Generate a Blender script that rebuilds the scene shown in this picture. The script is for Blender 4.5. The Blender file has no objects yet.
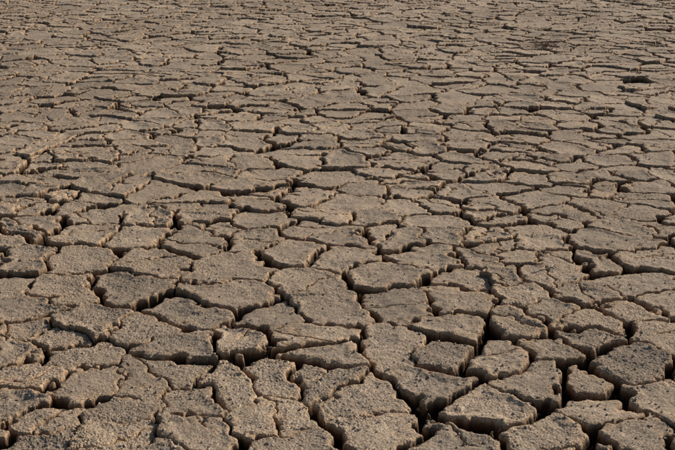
import bpy, math, numpy as np
from mathutils import Vector
rng=np.random.default_rng(11)
F=1050.0; CH=1.5; YH=-105.0
# ------------------------------------------------------------ noise
TAB=rng.random((256,256)).astype(np.float32)
def vnoise(x,y,ox=0,oy=0):
    xf=np.floor(x); yf=np.floor(y)
    fx=(x-xf).astype(np.float32); fy=(y-yf).astype(np.float32)
    xi=(xf.astype(np.int64)+ox)&255; yi=(yf.astype(np.int64)+oy)&255
    x1=(xi+1)&255; y1=(yi+1)&255
    fx=fx*fx*(3-2*fx); fy=fy*fy*(3-2*fy)
    a=TAB[xi,yi];b=TAB[x1,yi];c=TAB[xi,y1];d=TAB[x1,y1]
    return (a+(b-a)*fx)*(1-fy)+(c+(d-c)*fx)*fy-0.5
def fbm(x,y,s,octs,ox,gain=0.5):
    r=0;a=1.0
    for i in range(octs):
        r=r+a*vnoise(x*s,y*s,ox+i*37,ox*3+i*91); s*=2.03; a*=gain
    return r
# ------------------------------------------------------------ plate centres
traced=[(385,428),(265,413),(372,393),(395,345),(318,373),(490,405),(497,354),(548,383),(548,442),(428,379),
(640,436),(626,366),(574,341),(152,372),(128,402),(90,323),(146,328),(240,337),(228,384),(45,418),(18,398),
(14,352),(74,355),(26,330),(118,437),(192,432),(42,445),(312,336),(400,304),(328,308),(312,284),(228,300),
(232,268),(300,256),(385,276),(340,262),(458,302),(522,300),(512,325),(460,327),(592,298),(642,288),(628,315),
(656,334),(556,314),(112,286),(62,292),(152,263),(22,305),(72,262),(28,262),(430,262),(478,262),(520,258),
(560,262),(600,262),(640,262),(655,398),(600,410),(455,440),(290,444),(30,375),(180,345),(195,312),(270,320),
(590,385),(665,305),(585,325),(190,400),(350,240),(250,240),(200,245),(330,350),(545,280),(500,280),
(470,280),(270,375),(85,382),(48,340),(445,350),(545,350)]
pitch=math.atan((225-YH)/F)
def unproj(px,py):
    cx=(px-337.5)/F; cy=(225-py)/F
    fy=math.cos(pitch)+cy*math.sin(pitch)
    fz=-math.sin(pitch)+cy*math.cos(pitch)
    t=CH/(-fz); return (cx*t,fy*t)
tr=np.array([unproj(*p) for p in traced]); NT=len(tr)
YMAX=44.0
g=0.240
seeds=[tuple(p) for p in tr]
ylow_tr=tr[:,1].min(); yhi_tr=unproj(337,248)[1]
for j in range(int(YMAX/g)+3):
    y0=0.8+j*g
    hw=0.36*1.0*y0*3.1 if y0<20 else 0.36*y0*1.6
    hw=max(hw,3.0)
    n=int(hw/g)+1
    for i in range(-n,n+1):
        x=(i+0.5*(j&1)+rng.uniform(-.5,.5))*g*1.08
        y=y0+rng.uniform(-.48,.48)*g
        if rng.random()<0.15: continue
        d=np.hypot(tr[:,0]-x,tr[:,1]-y).min()
        if d<0.145: continue
        if abs(x)<0.31*y and ylow_tr-0.02<y<yhi_tr and d<0.24: continue
        seeds.append((x,y))
        rub=0.55 if (-2.3<x<-.45 and 4.6<y<6.3) else 0.14
        if rng.random()<rub: seeds.append((x+rng.uniform(-.12,.12),y+rng.uniform(-.12,.12)))
P=np.array(seeds,dtype=np.float64); N=len(P)
K=15
xs=P[:,0]; ys=P[:,1]
B=0.30
x0=xs.min()-1; y0_=ys.min()-1
bi=((xs-x0)/B).astype(int); bj=((ys-y0_)/B).astype(int)
nbx=bi.max()+3; nby=bj.max()+3
CAP=7
cnt=np.zeros((nbx,nby),int); bucket=-np.ones((nbx,nby,CAP),int)
for k in range(N):
    c=cnt[bi[k],bj[k]]
    if c<CAP: bucket[bi[k],bj[k],c]=k; cnt[bi[k],bj[k]]+=1
NB=np.zeros((N,K),int)
for k0 in range(0,N,4000):
    k1=min(N,k0+4000)
    cand=[]
    for a in range(-2,3):
        for b in range(-2,3):
            ii=np.clip(bi[k0:k1]+a,0,nbx-1); jj=np.clip(bj[k0:k1]+b,0,nby-1)
            cand.append(bucket[ii,jj])
    cand=np.concatenate(cand,1)
    dx=xs[cand]-xs[k0:k1,None]; dy=ys[cand]-ys[k0:k1,None]
    d=dx*dx+dy*dy; d[cand<0]=1e6; d[d<1e-12]=1e6
    o=np.argsort(d,1)[:,:K]
    nb=np.take_along_axis(cand,o,1); dd=np.take_along_axis(d,o,1)
    nb[dd>1e5]=-1
    NB[k0:k1]=nb
C=[]
for j in range(int(YMAX/0.7)+2):
    yy=0.7+j*0.7; n=int(max(4,yy*1.2)/0.7)+1
    for i in range(-n,n+1):
        C.append(((i+rng.uniform(-.5,.5))*0.60,yy+rng.uniform(-.5,.5)*0.8))
C=np.array(C)
clus=np.zeros(N,int)
for k0 in range(0,N,1000):
    d=(P[k0:k0+1000,0,None]-C[None,:,0])**2+(P[k0:k0+1000,1,None]-C[None,:,1])**2
    clus[k0:k0+1000]=d.argmin(1)
nbc=np.where(NB<0,0,NB)
lo=np.minimum(np.arange(N)[:,None],nbc); hi=np.maximum(np.arange(N)[:,None],nbc)
h=((lo*73856093)^(hi*19349663))%10007/10007.0
same=clus[:,None]==clus[nbc]
HW=np.where(same,0.0026+0.0075*h**1.2,0.0085+0.0085*h).astype(np.float32)
fis=[[(330,130),(320,160),(345,195),(352,235),(362,262),(350,300)],[(268,250),(272,275),(285,300)],
[(390,225),(440,262),(470,290),(530,330),(600,375),(612,395)],[(505,205),(510,240),(480,250)],[(322,385),(326,445)],
[(105,145),(60,185),(45,240),(35,300)],[(168,312),(195,330)],[(110,350),(190,355)],[(432,395),(440,445)],[(455,345),(458,372)],
[(205,120),(180,160),(170,215),(178,260)],[(555,90),(540,130),(500,190)],[(430,95),(445,150),(400,200)],[(520,60),(430,90)],[(600,150),(650,200),(675,230)]]
mx=(xs[:,None]+xs[nbc])/2; my=(ys[:,None]+ys[nbc])/2
fd=np.full(mx.shape,9.0)
for f in fis:
    pts=[unproj(*p) for p in f]
    for (ax,ay),(bx,by) in zip(pts[:-1],pts[1:]):
        vx,vy=bx-ax,by-ay; l2=vx*vx+vy*vy
        t=np.clip(((mx-ax)*vx+(my-ay)*vy)/l2,0,1)
        fd=np.minimum(fd,np.hypot(mx-ax-t*vx,my-ay-t*vy))
HW=np.where(fd<0.07,np.maximum(HW,0.0110+0.005*h),HW).astype(np.float32)
ca=rng.uniform(0,math.pi,N); off=rng.uniform(-.03,.03,N); has=rng.random(N)<0.45; has[:NT]=rng.random(NT)<0.3
HW2=rng.uniform(0.0014,0.0045,N)
side2=rng.random(N)
pl_off=rng.normal(0,0.0045,N); tx=rng.normal(0,0.034,N); ty=rng.normal(0,0.034,N); tone=rng.random(N).astype(np.float32)
curl=rng.uniform(-.001,.009,N)
def field(X,Y,detail):
    wx=0.048*fbm(X,Y,4.2,2,5)+0.056*fbm(X,Y,13,3,60,.55)
    wy=0.048*fbm(X,Y,4.2,2,101)+0.056*fbm(X,Y,13,3,160,.55)
    U=X+wx; V=Y+wy
    ii=((U-x0)/B).astype(int); jj=((V-y0_)/B).astype(int)
    best=np.full(U.shape,1e9,np.float32); idx=np.zeros(U.shape,int)
    for a in (-1,0,1):
        for b in (-1,0,1):
            bb=bucket[np.clip(ii+a,0,nbx-1),np.clip(jj+b,0,nby-1)]
            for c in range(CAP):
                s=bb[:,c]; ok=s>=0
                if not ok.any(): continue
                d=(U-xs[s])**2+(V-ys[s])**2
                d=np.where(ok,d,1e9)
                m=d<best; best=np.where(m,d,best); idx=np.where(m,s,idx)
    px=xs[idx];py=ys[idx]
    e=np.full(U.shape,1.0,np.float32)
    wmod=0.7+1.3*np.clip(fbm(X,Y,2.6,2,210)+.4,0,1)
    for k in range(K):
        nb=NB[idx,k]; ok=nb>=0; nb=np.where(ok,nb,0)
        qx=xs[nb];qy=ys[nb]
        dx=qx-px;dy=qy-py;L=np.sqrt(dx*dx+dy*dy)+1e-6
        ed=(((px+qx)*.5-U)*dx+((py+qy)*.5-V)*dy)/L
        ed=ed-HW[idx,k]*wmod
        kk=0.008
        hh=np.clip(0.5+0.5*(e-ed)/kk,0,1)
        sm=e*(1-hh)+ed*hh-kk*hh*(1-hh)
        e=np.where(ok,sm,e)
    c=np.cos(ca[idx]);s=np.sin(ca[idx])
    lu=(U-px)*c+(V-py)*s; lv=-(U-px)*s+(V-py)*c
    dl=np.abs(lv-off[idx]+0.02*vnoise(U*14,V*14,9,44))-HW2[idx]
    part=np.where(side2[idx]<0.5, np.where(lu>-0.01,0,(-lu)*0.5),0)
    dl=np.where(has[idx],dl+part,1.0)
    e2=np.minimum(e,dl)
    en=e2+0.0045*fbm(X,Y,38,2,33,.4)
    inside=np.clip(en,0,None); out=np.clip(-en,0,None)
    z=pl_off[idx]+tx[idx]*(U-px)+ty[idx]*(V-py)
    z=z-0.005*np.exp(-inside/0.0050)+curl[idx]*np.exp(-((e-.012)/0.028)**2)
    z=z+0.007*fbm(X,Y,9,2,300,.5)+0.0022*fbm(X,Y,45,2,340,.6)*detail
    z=z+0.03*fbm(X,Y,.7,2,400)
    dmax=0.088+0.03*fbm(X,Y,6,2,77)
    sl_=np.where(Y<7,8.0,10.0)
    dep=np.minimum(dmax,out*(sl_+3*vnoise(X*12,Y*12,5,6)))
    z=z-dep+np.where(dep>0.05,0.02*fbm(X,Y,40,2,500),0)
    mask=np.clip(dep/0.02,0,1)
    rough=np.clip(.8+1.2*fbm(X,Y,3.1,2,222),.35,1.3)*(1-.8*mask)
    gr=vnoise(X*330,Y*330,11,7)*0.9+vnoise(X*170,Y*170,1,97)*.7+vnoise(X*85,Y*85,41,197)*.4
    z=z+0.0030*gr*detail*rough
    rim=np.exp(-inside/0.012)*(1-mask)
    near=np.clip((9-Y)/4,0,1)
    w=np.clip(dep/0.01,0,1)*(dep<0.08)*near
    hx=w*0.006*(vnoise(X*25+Y*21,z*70,8,3)+.6*vnoise(X*60+Y*47,z*160,80,33))
    hy=w*0.006*(vnoise(X*23-Y*26,z*70,18,53)+.6*vnoise(X*51-Y*63,z*160,180,133))
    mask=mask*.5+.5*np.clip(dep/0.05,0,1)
    return z.astype(np.float32),mask.astype(np.float32),tone[idx],rim.astype(np.float32),hx*detail,hy*detail
# ------------------------------------------------------------ ground grid
rows=[1.2]
while rows[-1]<2.5: rows.append(rows[-1]+0.012)
while rows[-1]<5: rows.append(rows[-1]*(1+0.00080))
while rows[-1]<16.5: rows.append(rows[-1]*(1+0.00115))
r=0.0014
while rows[-1]<42: rows.append(rows[-1]*(1+r)); r=min(r*1.01,0.006)
while rows[-1]<4000: rows.append(rows[-1]*(1.06))
rows=np.array(rows)
c=np.linspace(-0.40,0.40,1300)
cl=[0.40]; st=0.0009
while cl[-1]<3.0: cl.append(cl[-1]+st); st*=1.035
cl=np.array(cl[1:])
cols=np.concatenate([-cl[::-1],c,cl])
nr=len(rows);nc=len(cols)
print('grid',nr,nc)
X=(cols[None,:]*np.maximum(rows,2.4)[:,None]); Y=np.repeat(rows[:,None],nc,1)
Z=np.zeros((nr,nc),np.float32);M=np.zeros((nr,nc),np.float32);T=np.full((nr,nc),.5,np.float32);R=np.zeros((nr,nc),np.float32)
X2=X.copy();Y2=Y.copy()
step=60
for r0 in range(0,nr,step):
    r1=min(nr,r0+step)
    if rows[r0]>43: break
    x=X[r0:r1].ravel();y=Y[r0:r1].ravel()
    z,m,t,rm,hx,hy=field(x,y,1.0)
    fade=np.clip((43-y)/12,0,1)*np.clip((9-np.abs(x/np.maximum(y,2.4))*4),0,1)
    sh=(r1-r0,nc)
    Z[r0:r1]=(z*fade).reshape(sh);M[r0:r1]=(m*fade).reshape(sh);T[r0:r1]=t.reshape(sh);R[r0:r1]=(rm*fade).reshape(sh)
    X2[r0:r1]+=(hx*fade).reshape(sh);Y2[r0:r1]+=(hy*fade).reshape(sh)
me=bpy.data.meshes.new('cracked_ground')
nv=nr*nc
co=np.stack([X2.astype(np.float32),Y2.astype(np.float32),Z],-1).reshape(-1)
me.vertices.add(nv);me.vertices.foreach_set('co',co)
a=(np.arange(nr-1)[:,None]*nc+np.arange(nc-1)[None,:]).ravel()
q=np.stack([a,a+1,a+1+nc,a+nc],1).astype(np.int32)
nf=len(q)
me.loops.add(nf*4);me.loops.foreach_set('vertex_index',q.ravel())
me.polygons.add(nf);me.polygons.foreach_set('loop_start',np.arange(nf,dtype=np.int32)*4)
me.update(calc_edges=True)
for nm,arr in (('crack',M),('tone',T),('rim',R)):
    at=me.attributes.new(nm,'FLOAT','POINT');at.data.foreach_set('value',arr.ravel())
ground=bpy.data.objects.new('cracked_ground',me);bpy.context.collection.objects.link(ground)
me.polygons.foreach_set('use_smooth',np.ones(nf,bool))
# ------------------------------------------------------------ materials
def nodes(name):
    m=bpy.data.materials.new(name);m.use_nodes=True
    nt=m.node_tree;bs=nt.nodes['Principled BSDF'];bs.inputs['Roughness'].default_value=0.95
    bs.inputs['Specular IOR Level'].default_value=0.2
    return m,nt,bs
def N_(nt,t,**kw):
    n=nt.nodes.new(t)
    for k,v in kw.items(): setattr(n,k,v)
    return n
m,nt,bs=nodes('dry_mud')
L=nt.links.new
tc=N_(nt,'ShaderNodeTexCoord')
def noise(scale,detail=3,rough=.6):
    n=N_(nt,'ShaderNodeTexNoise');n.inputs['Scale'].default_value=scale;n.inputs['Detail'].default_value=detail;n.inputs['Roughness'].default_value=rough
    L(tc.outputs['Object'],n.inputs['Vector']);return n
def ramp(src,stops):
    r=N_(nt,'ShaderNodeValToRGB');e=r.color_ramp.elements
    while len(e)<len(stops): e.new(.5)
    for el,(p,c) in zip(e,stops): el.position=p;el.color=(*c,1)
    L(src,r.inputs['Fac']);return r
def mix(f,a,b,bt='MIX'):
    x=N_(nt,'ShaderNodeMix',data_type='RGBA',blend_type=bt)
    if isinstance(f,float): x.inputs[0].default_value=f
    else: L(f,x.inputs[0])
    for s,i in ((a,6),(b,7)):
        if isinstance(s,tuple): x.inputs[i].default_value=(*s,1)
        else: L(s,x.inputs[i])
    return x.outputs[2]
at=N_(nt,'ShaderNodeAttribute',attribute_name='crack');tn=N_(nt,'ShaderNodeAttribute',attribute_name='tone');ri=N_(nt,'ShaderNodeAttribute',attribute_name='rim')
grain=noise(190,3,.75); blotch=noise(5,4,.6); mid=noise(38,4,.65); patch=noise(7.3,3,.6); huge=noise(.55,3,.5)
top=ramp(grain.outputs['Fac'],[(.37,(.12,.098,.078)),(.46,(.30,.255,.208)),(.57,(.46,.395,.325)),(.66,(.84,.75,.64))])
pr=ramp(patch.outputs['Fac'],[(.42,(0,0,0)),(.66,(.55,.55,.55))])
c0=mix(pr.outputs[0],top.outputs[0],(.37,.32,.26))
bl=ramp(blotch.outputs['Fac'],[(.3,(.82,.81,.80)),(.7,(1.16,1.11,1.04))])
c1=mix(1.0,c0,bl.outputs[0],'MULTIPLY')
hg=ramp(huge.outputs['Fac'],[(.35,(.90,.87,.84)),(.65,(1.12,1.11,1.09))])
c1=mix(1.0,c1,hg.outputs[0],'MULTIPLY')
md=ramp(mid.outputs['Fac'],[(.3,(.80,.78,.76)),(.7,(1.15,1.13,1.11))])
c1=mix(1.0,c1,md.outputs[0],'MULTIPLY')
tr_=ramp(tn.outputs['Fac'],[(0,(.86,.85,.84)),(1,(1.12,1.09,1.05))])
c1=mix(1.0,c1,tr_.outputs[0],'MULTIPLY')
rr=ramp(ri.outputs['Fac'],[(0,(1,1,1)),(1,(1.16,1.02,.86))])
c1=mix(1.0,c1,rr.outputs[0],'MULTIPLY')
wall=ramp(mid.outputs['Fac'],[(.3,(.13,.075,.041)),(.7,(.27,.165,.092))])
ww=ramp(at.outputs['Fac'],[(.40,(1,1,1)),(.90,(.15,.14,.13))])  # crack shade painted into the wall colour, darker with depth
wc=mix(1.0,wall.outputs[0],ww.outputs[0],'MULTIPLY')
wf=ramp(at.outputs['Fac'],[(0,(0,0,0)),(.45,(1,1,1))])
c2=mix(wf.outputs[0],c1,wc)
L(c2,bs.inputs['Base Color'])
bp=N_(nt,'ShaderNodeBump');bp.inputs['Strength'].default_value=0.7;bp.inputs['Distance'].default_value=0.003
L(grain.outputs['Fac'],bp.inputs['Height'])
bp2=N_(nt,'ShaderNodeBump');bp2.inputs['Distance'].default_value=0.012
L(mid.outputs['Fac'],bp2.inputs['Height']);L(at.outputs['Fac'],bp2.inputs['Strength']);L(bp.outputs[0],bp2.inputs['Normal'])
L(bp2.outputs[0],bs.inputs['Normal'])
me.materials.append(m)
# ------------------------------------------------------------ loose crumbs (one object)
def blob_mesh(name,centers,sizes,mat,flat=.7):
    base=np.array([(1,0,0),(-1,0,0),(0,1,0),(0,-1,0),(0,0,1),(0,0,-1)],float)
    f=np.array([(0,2,4),(2,1,4),(1,3,4),(3,0,4),(2,0,5),(1,2,5),(3,1,5),(0,3,5)])
    n=len(centers)
    v=base[None]+rng.normal(0,.28,(n,6,3)); v*=np.asarray(sizes)[:,None,None]; v[...,2]*=flat
    an=rng.uniform(0,6.28,n);ca_,sa=np.cos(an),np.sin(an)
    vx=v[...,0]*ca_[:,None]-v[...,1]*sa[:,None];vy=v[...,0]*sa[:,None]+v[...,1]*ca_[:,None]
    v=np.stack([vx,vy,v[...,2]],-1)+np.asarray(centers)[:,None]
    ff=(f[None]+np.arange(n)[:,None,None]*6).reshape(-1,3)
    me=bpy.data.meshes.new(name);me.from_pydata(v.reshape(-1,3).tolist(),[],ff.tolist());me.update()
    me.materials.append(mat)
    o=bpy.data.objects.new(name,me);bpy.context.collection.objects.link(o);return o
n=42000
yy=2.5*np.exp(rng.uniform(0,math.log(12/2.5),n));xx=rng.uniform(-.45,.45,n)*yy
z,mk,_,rm,_,_=field(xx,yy,1.0)
keep=(rng.random(n)<0.4+0.6*np.clip(mk+rm,0,1))
xx,yy,z=xx[keep],yy[keep],z[keep]
sz=0.0012+0.0055*rng.random(len(xx))**4
mc,nt2,b2=nodes('crumb_soil')
nz=nt2.nodes.new('ShaderNodeTexNoise');nz.inputs['Scale'].default_value=60
cr=nt2.nodes.new('ShaderNodeValToRGB');cr.color_ramp.elements[0].position=.35;cr.color_ramp.elements[0].color=(.22,.175,.135,1);cr.color_ramp.elements[1].position=.65;cr.color_ramp.elements[1].color=(.57,.49,.39,1)
tc2=nt2.nodes.new('ShaderNodeTexCoord');nt2.links.new(tc2.outputs['Object'],nz.inputs['Vector'])
nt2.links.new(nz.outputs['Fac'],cr.inputs['Fac']);nt2.links.new(cr.outputs[0],b2.inputs['Base Color'])
blob_mesh('soil_crumbs',np.stack([xx,yy,z+sz*.3],-1),sz,mc)
# ------------------------------------------------------------ dry twigs and straw
ms,nt3,b3=nodes('dry_straw');b3.inputs['Base Color'].default_value=(.62,.55,.44,1)
mw,nt4,b4=nodes('dead_stem');b4.inputs['Base Color'].default_value=(.20,.13,.08,1)
for nt_,b_,ca1,ca2 in ((nt3,b3,(.42,.35,.26,1),(.68,.61,.49,1)),(nt4,b4,(.13,.085,.05,1),(.28,.19,.12,1))):
    nn=nt_.nodes.new('ShaderNodeTexNoise');nn.inputs['Scale'].default_value=45
    rp=nt_.nodes.new('ShaderNodeValToRGB');rp.color_ramp.elements[0].position=.35;rp.color_ramp.elements[0].color=ca1;rp.color_ramp.elements[1].position=.65;rp.color_ramp.elements[1].color=ca2
    tt=nt_.nodes.new('ShaderNodeTexCoord');nt_.links.new(tt.outputs['Object'],nn.inputs['Vector']);nt_.links.new(nn.outputs['Fac'],rp.inputs['Fac']);nt_.links.new(rp.outputs[0],b_.inputs['Base Color'])
def tube(V,Fc,pts,r):
    b=len(V);n=len(pts);k=5
    for i,p in enumerate(pts):
        q=pts[min(i+1,n-1)]-pts[max(i-1,0)];q.normalize()
        u=q.cross(Vector((0,0,1)));u=u.normalized() if u.length>1e-3 else Vector((1,0,0));w_=q.cross(u)
        rr_=r*(1-.7*i/(n-1))
        for a_ in range(k):
            t=a_/k*2*math.pi;V.append(tuple(p+u*math.cos(t)*rr_+w_*math.sin(t)*rr_))
    for i in range(n-1):
        for a_ in range(k):
            c_=(a_+1)%k;Fc.append((b+i*k+a_,b+i*k+c_,b+(i+1)*k+c_,b+(i+1)*k+a_))
def mkobj(name,V,Fc,mat):
    me=bpy.data.meshes.new(name);me.from_pydata(V,[],Fc);me.update();me.materials.append(mat)
    o=bpy.data.objects.new(name,me);bpy.context.collection.objects.link(o)
def lay(pts2):
    P2=np.array(pts2);z_,mk_,*_r=field(P2[:,0],P2[:,1],1.0)
    zt=max(z_)
    return [Vector((p[0],p[1],max(zz,zt-0.012)+.004)) for p,zz in zip(P2,z_)]
for (pa,pb,rad) in [((534,276),(572,270),.0032),((338,418),(352,409),.0026),((398,386),(416,380),.0024),((150,356),(172,351),.0024),((60,312),(78,317),.0026),((448,232),(466,236),.0026)]:
    A=Vector((*unproj(*pa),0));Bv=Vector((*unproj(*pb),0));pts=[]
    nrm=Vector((-(Bv-A).y,(Bv-A).x,0))
    for i in range(7):
        t=i/6;p=A.lerp(Bv,t)+nrm*(.12*math.sin(t*3)+rng.normal(0,.02));pts.append((p.x,p.y))
    V=[];Fc=[];main=lay(pts);tube(V,Fc,main,rad)
    s0=main[3];tube(V,Fc,[s0,s0+(main[4]-s0)*1.0+nrm*.12+Vector((0,0,.006)),s0+(main[5]-s0)*.9+nrm*.3+Vector((0,0,.01))],rad*.6)
    mkobj('dry_twig',V,Fc,ms)
V=[];Fc=[];cx,cy=unproj(546,46)
zc=float(field(np.array([cx]),np.array([cy]),0)[0][0])
for i in range(110):
    a_=rng.uniform(0,6.28);rr0=abs(rng.normal(0,.10));b0=Vector((cx+math.cos(a_)*rr0*1.3,cy+math.sin(a_)*rr0*1.6,zc-.01))
    l=rng.uniform(.04,.13);dv=Vector((rng.normal(0,1),rng.normal(0,1),abs(rng.normal(0,.4))+.12)).normalized()*l
    tube(V,Fc,[b0,b0+dv*.5+Vector((0,0,.012)),b0+dv],.003)
mkobj('dead_weed_clump',V,Fc,mw)
# ------------------------------------------------------------ light, world, camera
elev=math.radians(26); az=math.radians(48)
d=Vector((math.sin(az)*math.cos(elev),math.cos(az)*math.cos(elev),math.sin(elev)))
sl=bpy.data.lights.new('sun','SUN');sl.energy=5.0;sl.angle=math.radians(.6);sl.color=(1,.90,.78)
so=bpy.data.objects.new('sun',sl);so.rotation_euler=d.to_track_quat('Z','Y').to_euler();bpy.context.collection.objects.link(so)
w=bpy.data.worlds.new('World');bpy.context.scene.world=w;w.use_nodes=True
sk=w.node_tree.nodes.new('ShaderNodeTexSky');sk.sky_type='NISHITA';sk.sun_disc=False;sk.sun_elevation=elev;sk.sun_rotation=az
bg=w.node_tree.nodes['Background'];bg.inputs[1].default_value=.06
w.node_tree.links.new(sk.outputs[0],bg.inputs[0])
cd=bpy.data.cameras.new('camera');cd.lens=F/675*36;cd.sensor_width=36;cd.clip_end=10000
cam=bpy.data.objects.new('camera',cd);cam.location=(0,0,CH);cam.rotation_euler=(math.pi/2-pitch,0,0)
bpy.context.collection.objects.link(cam);bpy.context.scene.camera=cam
s=bpy.context.scene;s.view_settings.view_transform='Standard';s.view_settings.look='None';s.view_settings.exposure=0
